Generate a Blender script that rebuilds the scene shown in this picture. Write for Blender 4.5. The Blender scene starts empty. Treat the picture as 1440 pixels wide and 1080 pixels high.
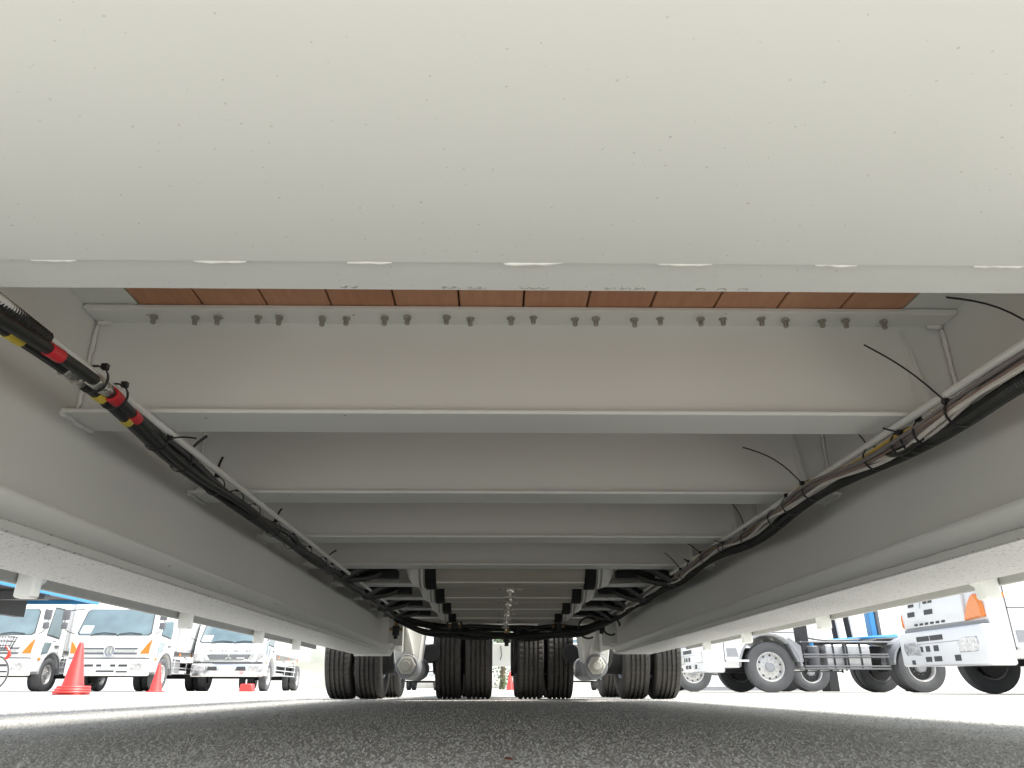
import bpy, bmesh, math, random
from mathutils import Vector, Matrix
R = math.radians
random.seed(7)
S = bpy.context.scene
C = S.collection

# ------------------------------------------------------------------ camera, sky, sun, exposure
CX, CZ = -0.045, 0.087
cam = bpy.data.cameras.new('camera'); cam.lens = 26.0; cam.sensor_width = 36.0
cam.shift_x = 0.00625; cam.clip_start = 0.02; cam.clip_end = 2000
co = bpy.data.objects.new('camera', cam); C.objects.link(co)
co.location = (CX, 0, CZ)
co.rotation_euler = (R(90 + 22.37), 0, R(-0.71))
S.camera = co
W = bpy.data.worlds.new('World'); S.world = W; W.use_nodes = True
SUN_EL, SUN_AZ = R(60), R(106)          # azimuth clockwise from +Y: high, from the right and a little behind
wn = W.node_tree.nodes; wl = W.node_tree.links
sky = wn.new('ShaderNodeTexSky'); sky.sky_type = 'NISHITA'; sky.sun_disc = False
sky.sun_elevation = SUN_EL; sky.sun_rotation = SUN_AZ; sky.air_density = 1.0; sky.dust_density = 1.5; sky.ozone_density = 1.0
wtc = wn.new('ShaderNodeTexCoord'); wno = wn.new('ShaderNodeTexNoise'); wno.inputs['Scale'].default_value = 2.6; wno.inputs['Detail'].default_value = 7.0; wno.inputs['Roughness'].default_value = 0.58
wmp = wn.new('ShaderNodeMapping'); wmp.inputs['Scale'].default_value = (1, 1, 2.2); wl.new(wtc.outputs['Generated'], wmp.inputs['Vector']); wl.new(wmp.outputs[0], wno.inputs['Vector'])
wrp = wn.new('ShaderNodeValToRGB'); wrp.color_ramp.elements[0].position = 0.44; wrp.color_ramp.elements[1].position = 0.62; wl.new(wno.outputs['Fac'], wrp.inputs[0])
wmx = wn.new('ShaderNodeMix'); wmx.data_type = 'RGBA'; wl.new(wrp.outputs[0], wmx.inputs[0]); wl.new(sky.outputs[0], wmx.inputs[6]); wmx.inputs[7].default_value = (8.5, 8.4, 8.2, 1)   # bright broken cloud
wl.new(wmx.outputs[2], wn['Background'].inputs[0]); wn['Background'].inputs[1].default_value = 0.05
sun = bpy.data.lights.new('sun', 'SUN'); sun.energy = 2.0; sun.angle = R(22); sun.color = (1.0, 0.965, 0.91)
so = bpy.data.objects.new('sun', sun); C.objects.link(so)
sd = Vector((math.sin(SUN_AZ) * math.cos(SUN_EL), math.cos(SUN_AZ) * math.cos(SUN_EL), math.sin(SUN_EL)))
so.rotation_euler = sd.to_track_quat('Z', 'Y').to_euler()
S.view_settings.view_transform = 'Standard'; S.view_settings.look = 'None'
S.view_settings.exposure = 2.3; S.view_settings.gamma = 1.0

# ------------------------------------------------------------------ materials
def newmat(name):
    m = bpy.data.materials.new(name); m.use_nodes = True
    nt = m.node_tree
    return m, nt, nt.nodes['Principled BSDF']

def N(nt, typ, **kw):
    n = nt.nodes.new(typ)
    for k, v in kw.items():
        if k.startswith('i_'):
            n.inputs[k[2:].replace('_', ' ')].default_value = v
        else:
            setattr(n, k, v)
    return n

def mathn(nt, op, a, b=None):
    n = nt.nodes.new('ShaderNodeMath'); n.operation = op
    for i, x in enumerate((a, b)):
        if x is None: continue
        if isinstance(x, (int, float)): n.inputs[i].default_value = x
        else: nt.links.new(x, n.inputs[i])
    return n.outputs[0]

def mixc(nt, fac, a, b):
    n = nt.nodes.new('ShaderNodeMix'); n.data_type = 'RGBA'
    for i, x in ((0, fac), (6, a), (7, b)):
        if isinstance(x, (int, float)): n.inputs[i].default_value = x
        elif isinstance(x, tuple): n.inputs[i].default_value = (*x[:3], 1)
        else: nt.links.new(x, n.inputs[i])
    return n.outputs[2]

def simple(name, col, rough=0.5, metal=0.0, var=0.06, nscale=14.0, bump=0.0, bscale=200.0, ior=1.5, coat=0.0):
    m, nt, p = newmat(name)
    tc = N(nt, 'ShaderNodeTexCoord')
    n1 = N(nt, 'ShaderNodeTexNoise', i_Scale=nscale, i_Detail=5.0)
    nt.links.new(tc.outputs['Object'], n1.inputs['Vector'])
    dark = tuple(c * (1 - var * 2.2) for c in col); lite = tuple(min(1, c * (1 + var * 2.2)) for c in col)
    nt.links.new(mixc(nt, n1.outputs['Fac'], dark, lite), p.inputs['Base Color'])
    r = mathn(nt, 'MULTIPLY_ADD', n1.outputs['Fac'], 0.2)
    nt.nodes[-1].inputs[2].default_value = max(0.02, rough - 0.1)
    nt.links.new(r, p.inputs['Roughness'])
    p.inputs['Metallic'].default_value = metal; p.inputs['IOR'].default_value = ior
    if coat: p.inputs['Coat Weight'].default_value = coat; p.inputs['Coat Roughness'].default_value = 0.05
    if bump:
        n2 = N(nt, 'ShaderNodeTexNoise', i_Scale=bscale, i_Detail=3.0)
        nt.links.new(tc.outputs['Object'], n2.inputs['Vector'])
        b = N(nt, 'ShaderNodeBump', i_Strength=bump, i_Distance=0.002)
        nt.links.new(n2.outputs['Fac'], b.inputs['Height']); nt.links.new(b.outputs['Normal'], p.inputs['Normal'])
    return m

def trailer_paint(name, col, rough, dots):
    """glossy off-white chassis paint; dots = list of (cells per metre, radius in cells, share, strength, colour)"""
    m, nt, p = newmat(name)
    tc = N(nt, 'ShaderNodeTexCoord')
    n1 = N(nt, 'ShaderNodeTexNoise', i_Scale=2.3, i_Detail=2.0, i_Roughness=0.5)
    nt.links.new(tc.outputs['Object'], n1.inputs['Vector'])
    mp = N(nt, 'ShaderNodeMapping'); mp.inputs['Scale'].default_value = (2.0, 9.0, 9.0)
    nt.links.new(tc.outputs['Object'], mp.inputs['Vector'])
    n2 = N(nt, 'ShaderNodeTexNoise', i_Scale=1.6, i_Detail=4.0); nt.links.new(mp.outputs[0], n2.inputs['Vector'])
    c = mixc(nt, n1.outputs['Fac'], tuple(x * 0.93 for x in col), tuple(x * 1.05 for x in col))
    c = mixc(nt, mathn(nt, 'MULTIPLY', n2.outputs['Fac'], 0.10), c, tuple(x * 0.8 for x in col))
    ge = N(nt, 'ShaderNodeNewGeometry'); sx = N(nt, 'ShaderNodeSeparateXYZ'); nt.links.new(ge.outputs['True Normal'], sx.inputs[0])
    flat = mathn(nt, 'GREATER_THAN', mathn(nt, 'ABSOLUTE', sx.outputs[2]), 0.7)
    for (sc, rad, share, st, dc) in dots:
        v = N(nt, 'ShaderNodeTexVoronoi', i_Scale=sc); v.feature = 'F1'; v.voronoi_dimensions = '2D'
        nt.links.new(tc.outputs['Object'], v.inputs['Vector'])
        sep = N(nt, 'ShaderNodeSeparateColor'); nt.links.new(v.outputs['Color'], sep.inputs[0])
        rr = mathn(nt, 'MULTIPLY', sep.outputs[1], rad)
        inside = mathn(nt, 'LESS_THAN', v.outputs['Distance'], rr)
        on = mathn(nt, 'LESS_THAN', sep.outputs[0], share)
        f = mathn(nt, 'MULTIPLY', mathn(nt, 'MULTIPLY', mathn(nt, 'MULTIPLY', inside, on), st), flat)
        c = mixc(nt, f, c, dc)
    nt.links.new(c, p.inputs['Base Color'])
    r = mathn(nt, 'MULTIPLY_ADD', n1.outputs['Fac'], 0.16); nt.nodes[-1].inputs[2].default_value = rough - 0.08
    nt.links.new(r, p.inputs['Roughness'])
    n3 = N(nt, 'ShaderNodeTexNoise', i_Scale=5.0, i_Detail=1.0); nt.links.new(tc.outputs['Object'], n3.inputs['Vector'])
    b = N(nt, 'ShaderNodeBump', i_Strength=0.10, i_Distance=0.01)
    nt.links.new(n3.outputs['Fac'], b.inputs['Height']); nt.links.new(b.outputs['Normal'], p.inputs['Normal'])
    return m

M = {}
PC = (0.80, 0.808, 0.768)
M['paint'] = trailer_paint('trailer_paint', PC, 0.38, [(9, 0.03, 0.4, 0.8, (0.10, 0.08, 0.06))])
M['paint_dots'] = trailer_paint('trailer_paint_pinholes', PC, 0.20,
    [(40, 0.050, 0.6, 0.24, (0.25, 0.22, 0.17)), (24, 0.032, 0.45, 0.32, (0.22, 0.16, 0.10))])
M['paint_splash'] = trailer_paint('trailer_paint_splashed', PC, 0.38,
    [(75, 0.26, 0.45, 0.75, (0.16, 0.145, 0.12)), (150, 0.32, 0.5, 0.6, (0.22, 0.20, 0.17)), (330, 0.38, 0.35, 0.5, (0.25, 0.23, 0.20))])
M['railshade'] = simple('rail_paint_shaded', (0.34, 0.335, 0.31), 0.5, var=0.08)  # rail's shade put into its colour, darker than the chassis paint
M['weld'] = simple('painted_weld', (0.82, 0.81, 0.77), 0.35, bump=0.5, bscale=120)
M['bolt'] = simple('bolt_steel', (0.42, 0.40, 0.35), 0.45, 0.5, var=0.15, nscale=90)
M['steel'] = simple('bright_steel', (0.62, 0.60, 0.55), 0.28, 0.9, var=0.1, nscale=60)
M['brass'] = simple('brass', (0.55, 0.36, 0.17), 0.35, 0.85, var=0.12, nscale=60)
M['hose'] = simple('black_hose', (0.020, 0.021, 0.019), 0.42, var=0.2, nscale=40, bump=0.2, bscale=150)
M['tie'] = simple('black_nylon', (0.012, 0.012, 0.012), 0.4, var=0.1)
M['redtape'] = simple('red_tape', (0.62, 0.025, 0.035), 0.4)
M['yellowtape'] = simple('yellow_tape', (0.62, 0.47, 0.06), 0.45)
M['w_pink'] = simple('pink_wire', (0.43, 0.36, 0.34), 0.4)
M['w_brown'] = simple('brown_wire', (0.27, 0.20, 0.17), 0.4)
M['w_yellow'] = simple('yellow_wire', (0.60, 0.42, 0.10), 0.4)
M['w_white'] = simple('white_wire', (0.66, 0.63, 0.58), 0.4)
M['w_grey'] = simple('grey_wire', (0.22, 0.20, 0.20), 0.4)
M['tankend_lit'] = simple('tank_paint_lit', (0.84, 0.83, 0.79), 0.30, var=0.03, nscale=5)  # paler than the body: light caught by the tank ends, in the colour
M['tank'] = simple('tank_paint_shaded', (0.44, 0.42, 0.35), 0.30, var=0.1, nscale=5)  # tank body darkened, its shading put into the colour
M['strap'] = simple('black_strap', (0.008, 0.008, 0.008), 0.6)
M['rubber'] = simple('tyre_rubber', (0.050, 0.047, 0.043), 0.72, var=0.18, nscale=18, bump=0.25, bscale=90)
M['rubber_old'] = simple('dusty_tyre_rubber', (0.085, 0.088, 0.092), 0.75, var=0.15, nscale=6, bump=0.2, bscale=60)
M['rim'] = simple('silver_rim', (0.58, 0.58, 0.57), 0.4, 0.35, var=0.08)
M['dark'] = simple('dark_chassis', (0.028, 0.029, 0.031), 0.6, var=0.2)
M['darkgrey'] = simple('dark_grey_plastic', (0.12, 0.125, 0.135), 0.55, var=0.1)
M['midgrey'] = simple('grey_plastic', (0.27, 0.28, 0.295), 0.5, var=0.08)
M['white'] = simple('white_truck_paint', (0.72, 0.73, 0.73), 0.22, var=0.02, nscale=3, coat=0.5)
M['whitebox'] = simple('white_box_panel', (0.66, 0.675, 0.68), 0.4, var=0.03, nscale=2)
M['alu'] = simple('aluminium', (0.62, 0.63, 0.64), 0.35, 0.6, var=0.06)
M['chrome'] = simple('chrome', (0.78, 0.79, 0.80), 0.12, 0.95, var=0.03)
M['seam'] = simple('panel_gap', (0.05, 0.052, 0.055), 0.6)
M['glass'] = simple('window_glass', (0.13, 0.19, 0.21), 0.11, var=0.25, nscale=1.6, ior=1.9, coat=1.0)
M['lens'] = simple('headlamp_lens', (0.50, 0.53, 0.55), 0.16, 0.3, var=0.5, nscale=22, coat=1.0)
M['orange'] = simple('orange_lens', (0.78, 0.20, 0.015), 0.22, var=0.2, nscale=30, coat=0.6)
M['red'] = simple('red_lens', (0.6, 0.04, 0.02), 0.3)
M['cone'] = simple('cone_plastic', (0.78, 0.055, 0.05), 0.45, var=0.08, nscale=5)
M['blue'] = simple('blue_paint', (0.05, 0.26, 0.55), 0.35, var=0.06)
M['plate'] = simple('number_plate', (0.72, 0.76, 0.74), 0.45)
M['paper'] = simple('white_paper', (0.80, 0.82, 0.80), 0.7)
M['hubcap'] = simple('painted_hub', (0.60, 0.60, 0.55), 0.4, var=0.06)
def stones():
    m, nt, p = newmat('loose_stone'); g = N(nt, 'ShaderNodeNewGeometry')
    v = N(nt, 'ShaderNodeTexVoronoi', i_Scale=190.0); v.voronoi_dimensions = '2D'; nt.links.new(g.outputs['Position'], v.inputs['Vector'])
    sp = N(nt, 'ShaderNodeSeparateColor'); nt.links.new(v.outputs['Color'], sp.inputs[0])
    c = mixc(nt, mathn(nt, 'POWER', sp.outputs[0], 0.7), (0.26, 0.25, 0.225), (0.62, 0.61, 0.57))
    nt.links.new(c, p.inputs['Base Color']); p.inputs['Roughness'].default_value = 0.9
    return m
M['stone'] = stones()
M['bark'] = simple('bark', (0.12, 0.09, 0.06), 0.9, var=0.2)
M['leaf'] = simple('leaf', (0.06, 0.11, 0.03), 0.6, var=0.3, nscale=2)
M['line'] = simple('road_paint', (0.75, 0.75, 0.72), 0.7, var=0.12, nscale=8)

def wood():
    m, nt, p = newmat('hardwood_plank')
    tc = N(nt, 'ShaderNodeTexCoord'); oi = N(nt, 'ShaderNodeObjectInfo')
    mp = N(nt, 'ShaderNodeMapping'); mp.inputs['Scale'].default_value = (90.0, 9.0, 60.0)
    off = mathn(nt, 'MULTIPLY', oi.outputs['Random'], 37.0)
    cmb = N(nt, 'ShaderNodeCombineXYZ'); nt.links.new(off, cmb.inputs[0]); nt.links.new(off, cmb.inputs[1])
    nt.links.new(cmb.outputs[0], mp.inputs['Location']); nt.links.new(tc.outputs['Object'], mp.inputs['Vector'])
    n = N(nt, 'ShaderNodeTexNoise', i_Scale=1.0, i_Detail=7.0, i_Roughness=0.65); nt.links.new(mp.outputs[0], n.inputs['Vector'])
    n2 = N(nt, 'ShaderNodeTexNoise', i_Scale=9.0, i_Detail=3.0); nt.links.new(tc.outputs['Object'], n2.inputs['Vector'])
    a = mixc(nt, oi.outputs['Random'], (0.37, 0.155, 0.078), (0.47, 0.22, 0.12))
    b = mixc(nt, oi.outputs['Random'], (0.60, 0.31, 0.175), (0.68, 0.39, 0.24))
    c = mixc(nt, n.outputs['Fac'], a, b)
    spot = mathn(nt, 'GREATER_THAN', n2.outputs['Fac'], 0.70)
    c = mixc(nt, mathn(nt, 'MULTIPLY', spot, 0.7), c, (0.09, 0.015, 0.01))
    nt.links.new(c, p.inputs['Base Color']); p.inputs['Roughness'].default_value = 0.7
    bp = N(nt, 'ShaderNodeBump', i_Strength=0.4, i_Distance=0.001)
    nt.links.new(n.outputs['Fac'], bp.inputs['Height']); nt.links.new(bp.outputs['Normal'], p.inputs['Normal'])
    return m
M['wood'] = wood()

def asphalt():
    m, nt, p = newmat('worn_asphalt')
    g = N(nt, 'ShaderNodeNewGeometry')
    v = N(nt, 'ShaderNodeTexVoronoi', i_Scale=260.0); nt.links.new(g.outputs['Position'], v.inputs['Vector'])
    v2 = N(nt, 'ShaderNodeTexVoronoi', i_Scale=150.0); nt.links.new(g.outputs['Position'], v2.inputs['Vector'])
    n = N(nt, 'ShaderNodeTexNoise', i_Scale=0.8, i_Detail=8.0, i_Roughness=0.65); nt.links.new(g.outputs['Position'], n.inputs['Vector'])
    n2 = N(nt, 'ShaderNodeTexNoise', i_Scale=14.0, i_Detail=5.0); nt.links.new(g.outputs['Position'], n2.inputs['Vector'])
    n4 = N(nt, 'ShaderNodeTexNoise', i_Scale=60.0, i_Detail=3.0); nt.links.new(g.outputs['Position'], n4.inputs['Vector'])
    sep = N(nt, 'ShaderNodeSeparateColor'); nt.links.new(v.outputs['Color'], sep.inputs[0])
    sep2 = N(nt, 'ShaderNodeSeparateColor'); nt.links.new(v2.outputs['Color'], sep2.inputs[0])
    c = mixc(nt, n.outputs['Fac'], (0.385, 0.378, 0.35), (0.49, 0.482, 0.452))
    c = mixc(nt, mathn(nt, 'MULTIPLY', mathn(nt, 'POWER', sep.outputs[0], 1.6), 0.65), c, (0.56, 0.545, 0.50))
    c = mixc(nt, mathn(nt, 'MULTIPLY', mathn(nt, 'LESS_THAN', sep2.outputs[1], 0.14), 0.42), c, (0.075, 0.068, 0.056))
    c = mixc(nt, mathn(nt, 'MULTIPLY', mathn(nt, 'GREATER_THAN', n2.outputs['Fac'], 0.62), 0.18), c, (0.15, 0.14, 0.12))
    n5 = N(nt, 'ShaderNodeTexNoise', i_Scale=1.7, i_Detail=4.0); nt.links.new(g.outputs['Position'], n5.inputs['Vector'])
    st_ = mathn(nt, 'MULTIPLY', mathn(nt, 'MAXIMUM', mathn(nt, 'SUBTRACT', n5.outputs['Fac'], 0.58), 0.0), 3.0)
    c = mixc(nt, mathn(nt, 'MINIMUM', st_, 0.3), c, (0.14, 0.13, 0.115))
    nt.links.new(c, p.inputs['Base Color']); p.inputs['Roughness'].default_value = 0.85
    h = mathn(nt, 'ADD', mathn(nt, 'MULTIPLY', v.outputs['Distance'], -0.6), mathn(nt, 'ADD', mathn(nt, 'MULTIPLY', v2.outputs['Distance'], -0.8), mathn(nt, 'MULTIPLY', n4.outputs['Fac'], 0.8)))
    b = N(nt, 'ShaderNodeBump', i_Strength=0.35, i_Distance=0.004)
    nt.links.new(h, b.inputs['Height']); nt.links.new(b.outputs['Normal'], p.inputs['Normal'])
    return m
M['asphalt'] = asphalt()

# ------------------------------------------------------------------ mesh helpers
class MB:
    def __init__(s): s.v = []; s.f = []
    def add(s, vs, fs):
        o = len(s.v); s.v += [tuple(x) for x in vs]; s.f += [tuple(i + o for i in q) for q in fs]; return s
    def box(s, x0, x1, y0, y1, z0, z1):
        return s.add([(x0,y0,z0),(x1,y0,z0),(x1,y1,z0),(x0,y1,z0),(x0,y0,z1),(x1,y0,z1),(x1,y1,z1),(x0,y1,z1)],
                     [(0,3,2,1),(4,5,6,7),(0,1,5,4),(1,2,6,5),(2,3,7,6),(3,0,4,7)])
    def prism(s, poly, axis, a, b):
        """poly in the two other axes (order xy, xz or yz), swept along axis from a to b"""
        n = len(poly)
        def P(p, t):
            return {'x': (t, p[0], p[1]), 'y': (p[0], t, p[1]), 'z': (p[0], p[1], t)}[axis]
        vs = [P(p, a) for p in poly] + [P(p, b) for p in poly]
        fs = [tuple(range(n))[::-1], tuple(range(n, 2 * n))] + [(i, (i+1) % n, n + (i+1) % n, n + i) for i in range(n)]
        return s.add(vs, fs)
    def slab(s, pts, th):
        """planar polygon in 3-D, thickened along its normal"""
        pts = [Vector(p) for p in pts]; n = len(pts)
        nr = Vector((0,0,0))
        for i in range(n): nr += pts[i].cross(pts[(i+1) % n])
        nr.normalize()
        vs = pts + [p + nr * th for p in pts]
        fs = [tuple(range(n))[::-1], tuple(range(n, 2*n))] + [(i, (i+1) % n, n + (i+1) % n, n + i) for i in range(n)]
        return s.add(vs, fs)
    def cyl(s, p0, p1, r0, r1=None, n=16):
        r1 = r0 if r1 is None else r1
        p0 = Vector(p0); p1 = Vector(p1); d = (p1 - p0).normalized()
        u = d.orthogonal().normalized(); w = d.cross(u)
        vs = []
        for p, r in ((p0, r0), (p1, r1)):
            vs += [p + (u * math.cos(2*math.pi*i/n) + w * math.sin(2*math.pi*i/n)) * r for i in range(n)]
        fs = [tuple(range(n))[::-1], tuple(range(n, 2*n))] + [(i, (i+1) % n, n + (i+1) % n, n + i) for i in range(n)]
        return s.add(vs, fs)
    def tube(s, pts, r, n=8, rad=None, flat=1.0):
        pts = [Vector(p) for p in pts]; m = len(pts); vs = []; u = None
        for i, p in enumerate(pts):
            t = (pts[min(i+1, m-1)] - pts[max(i-1, 0)]).normalized()
            u = t.orthogonal().normalized() if u is None else (u - t * u.dot(t)).normalized()
            w = t.cross(u); rr = rad[i] if rad else r
            vs += [p + (u * math.cos(2*math.pi*k/n) + w * math.sin(2*math.pi*k/n) * flat) * rr for k in range(n)]
        fs = [tuple(range(n))[::-1], tuple(range((m-1)*n, m*n))]
        for i in range(m-1):
            for k in range(n):
                fs.append((i*n+k, i*n+(k+1) % n, (i+1)*n+(k+1) % n, (i+1)*n+k))
        return s.add(vs, fs)
    def lathe(s, prof, o=(0,0,0), axis='x', n=32, angs=None, rfun=None):
        o = Vector(o); angs = angs or [2*math.pi*i/n for i in range(n)]; n = len(angs); k = len(prof); vs = []
        for j, a in enumerate(angs):
            for q, (r, t) in enumerate(prof):
                if rfun: r = rfun(r, q, j)
                c, d = r * math.cos(a), r * math.sin(a)
                vs.append(o + Vector({'x': (t, c, d), 'y': (c, t, d), 'z': (c, d, t)}[axis]))
        fs = []
        for j in range(n):
            for q in range(k-1):
                a = j*k+q; b = ((j+1) % n)*k+q
                fs.append((a, b, b+1, a+1))
        return s.add(vs, fs)
    def build(s, name, mat, parent=None, bevel=0.0, smooth=35, seg=1):
        me = bpy.data.meshes.new(name)
        me.from_pydata(s.v, [], s.f); me.validate()
        bm = bmesh.new(); bm.from_mesh(me)
        bmesh.ops.remove_doubles(bm, verts=bm.verts, dist=1e-6)
        bmesh.ops.recalc_face_normals(bm, faces=bm.faces)
        if bevel:
            es = [e for e in bm.edges if len(e.link_faces) == 2 and e.calc_face_angle(0) > R(28)]
            bmesh.ops.bevel(bm, geom=es, offset=bevel, segments=seg, affect='EDGES', profile=0.6, clamp_overlap=True)
        bm.to_mesh(me); bm.free()
        if smooth:
            me.polygons.foreach_set('use_smooth', [True] * len(me.polygons))
            me.set_sharp_from_angle(angle=R(smooth))
        me.materials.append(M[mat] if isinstance(mat, str) else mat)
        o = bpy.data.objects.new(name, me); C.objects.link(o)
        if parent: o.parent = parent
        return o

def thing(name, label, cat, loc=(0,0,0), rz=0, group=None):
    o = bpy.data.objects.new(name, None); C.objects.link(o); o.empty_display_size = 0.2
    o.location = loc; o.rotation_euler = (0, 0, rz); o['label'] = label; o['category'] = cat
    if group: o['group'] = group
    return o
def kids(o): return [c for c in list(bpy.data.objects) if c.parent == o]
def copy_tree(o, parent=None):
    c = o.copy(); C.objects.link(c); c.parent = parent
    for k in kids(o): copy_tree(k, c)
    return c
def again(o, parent, loc=None, rot=None):
    """another piece like o, sharing its mesh"""
    c = o.copy(); C.objects.link(c); c.parent = parent
    if loc is not None: c.location = loc
    if rot is not None: c.rotation_euler = rot
    for k in kids(o):
        d = k.copy(); C.objects.link(d); d.parent = c
    return c
def spline(pts, k=6):
    pts = [Vector(p) for p in pts]; out = []
    for i in range(len(pts) - 1):
        a = pts[max(i-1, 0)]; b = pts[i]; c = pts[i+1]; d = pts[min(i+2, len(pts)-1)]
        for j in range(k):
            t = j / k
            out.append(0.5 * ((2*b) + (c-a)*t + (2*a-5*b+4*c-d)*t*t + (3*b-a-3*c+d)*t**3))
    out.append(pts[-1]); return out
def rrect(x0, x1, z0, z1, r, k=4):
    out = []
    for (cx, cz, a0) in ((x1-r, z0+r, -90), (x1-r, z1-r, 0), (x0+r, z1-r, 90), (x0+r, z0+r, 180)):
        for i in range(k+1):
            a = R(a0 + 90*i/k); out.append((cx + r*math.cos(a), cz + r*math.sin(a)))
    return out

# ------------------------------------------------------------------ the ground
g = MB().add([(-600,-600,0),(600,-600,0),(600,600,0),(-600,600,0)], [(0,1,2,3)]).build('ground', 'asphalt', smooth=0); g['kind'] = 'structure'
for (x0, x1, y0, y1) in ((-16, -1.5, 19.35, 19.5), (2.5, 14, 15.75, 15.87)):
    l = MB().add([(x0,y0,.004),(x1,y0,.004),(x1,y1,.004),(x0,y1,.004)], [(0,1,2,3)]).build('parking_line', 'line', smooth=0); l['kind'] = 'structure'
st = MB(); rnd = random.Random(3)
for i in range(110000):
    y = 0.75 + 6.5 * rnd.random() ** 2.1; x = CX + (rnd.random() - .5) * 2 * (0.75 + y * 0.72)
    r = 0.0012 + 0.0013 * rnd.random() + (0.0032 * rnd.random() ** 3 if i % 60 == 0 else 0) + .0004*y
    a = rnd.random() * 6.28; s1 = .7 + .6 * rnd.random(); h = r * (.7 + .6 * rnd.random())
    h *= .8; base = [(x + r*s1*math.cos(a + k*1.5708), y + r*math.sin(a + k*1.5708), 0.0) for k in range(4)]
    st.add(base + [(x + r*.2, y + r*.1, h), (x - r*.25, y - r*.1, h*.8)], [(0,1,4),(1,2,4),(2,5,4),(2,3,5),(3,0,5),(0,4,5)])
o = st.build('loose_grit', 'stone', smooth=0); o['kind'] = 'stuff'; o['label'] = 'fine loose grit scattered over the worn asphalt'; o['category'] = 'grit'

# ------------------------------------------------------------------ the low-bed trailer overhead
T = thing('lowbed_trailer', 'off-white low-bed trailer seen from underneath, spanning the whole picture', 'trailer')
WEB = 0.764; ZB = 0.300; ZA = 0.347; ZF = 0.507; ZT = 0.695
Y0, Y1 = 0.28, 5.30
def xx(a, b): return (min(a, b), max(a, b))
def wob_tube(p0, p1, r, name, parent, seed=0):
    rn = random.Random(seed); p0 = Vector(p0); p1 = Vector(p1); n = max(6, int((p1-p0).length / 0.006)); n = min(n, 26)
    pts = [p0.lerp(p1, i/n) + Vector((rn.uniform(-1,1), rn.uniform(-1,1), rn.uniform(-1,1))) * r * .22 for i in range(n+1)]
    rad = [r * (0.45 if i in (0, n) else rn.uniform(.8, 1.15)) for i in range(n+1)]
    return MB().tube(pts, r, 6, rad).build(name, 'weld', parent, smooth=60)

for s in (-1, 1):
    b = MB(); x0, x1 = xx(s*WEB, s*(WEB + .012)); b.box(x0, x1, Y0, Y1 + 1.3, ZA, .705)
    beam = b.build('main_beam', 'paint', T)
    MB().prism([(s*(WEB + .002), ZB + .0182), (s*(WEB + .06), ZB + .0182), (s*(WEB + .06), ZA + .012), (s*(WEB - .026), ZA + .004), (s*(WEB - .026), ZA - .006)], 'y', Y0, Y1).build('lower_chord', 'paint', beam, bevel=.0015)
    x0, x1 = xx(s*(WEB + .002), s*(WEB + .238))
    MB().box(x0, x1, Y0, Y1, ZB, ZB + .018).build('bottom_flange', 'paint_splash', beam, bevel=.003)
    # end of the flange turned up in front of the bogie
    MB().slab([(s*(WEB - .012), Y1 + .002, ZB + .003), (s*(WEB + .236), Y1 + .002, ZB + .003), (s*(WEB + .236), Y1 + .42, ZB + .13), (s*(WEB - .012), Y1 + .42, ZB + .13)], .016).build('flange_end', 'paint', beam)
    x0, x1 = xx(s*(WEB - .0935), s*(WEB + .1))
    MB().box(x0, x1, Y0, Y1 + 1.3, .7052, .752).build('top_flange', 'paint', beam)
    for yy in (5.12, 5.42):
        x0, x1 = xx(s*(WEB - .07), s*(WEB - .0125)); MB().box(x0, x1, yy, yy + .014, .36, .704).build('stiffener', 'paint', beam)
    # side rail, stake brackets, outriggers
    x0, x1 = xx(s*1.46, s*1.475)
    rail = MB().box(x0, x1, .95, 6.2, .372, .74).build('side_rail', 'railshade', T, bevel=.003)
    x0, x1 = xx(s*1.395, s*1.459); MB().box(x0, x1, .95, 6.2, .69, .70).build('rail_flange', 'paint', rail)
    br = None
    for yy in (2.27, 3.47, 4.57, 5.45):
        if br is None:
            m = MB(); x0, x1 = xx(s*.012, s*.068); m.box(x0, x1, -.022, .022, -.040, .09)
            br = m.build('stake_bracket', 'paint', rail, bevel=.006); br.location = (s*1.39, yy, .372 - .0)
            x0, x1 = xx(s*.054, s*.066); MB().prism([(.0245, .06), (.0245, -.028), (.11, .02), (.11, .06)], 'x', x0, x1).build('gusset', 'paint', br)
        else: again(br, rail, (s*1.39, yy, .372))
    for i in range(2, 11):
        yy = .66 + .54*i
        x0, x1 = xx(s*(WEB + .0125), s*1.459)
        MB().box(x0, x1, yy - .004, yy + .004, .50, .70).build('outrigger', 'paint', T)

BP = .21
for s in (-1, 1):
    x0, x1 = xx(s*1.16, s*1.459)
    MB().box(x0, x1, .95, 6.2, .7005, .712).build('rail_shade_deck', 'paint', T)  # unseen narrow deck strip, width set to keep the rail shaded
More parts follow.
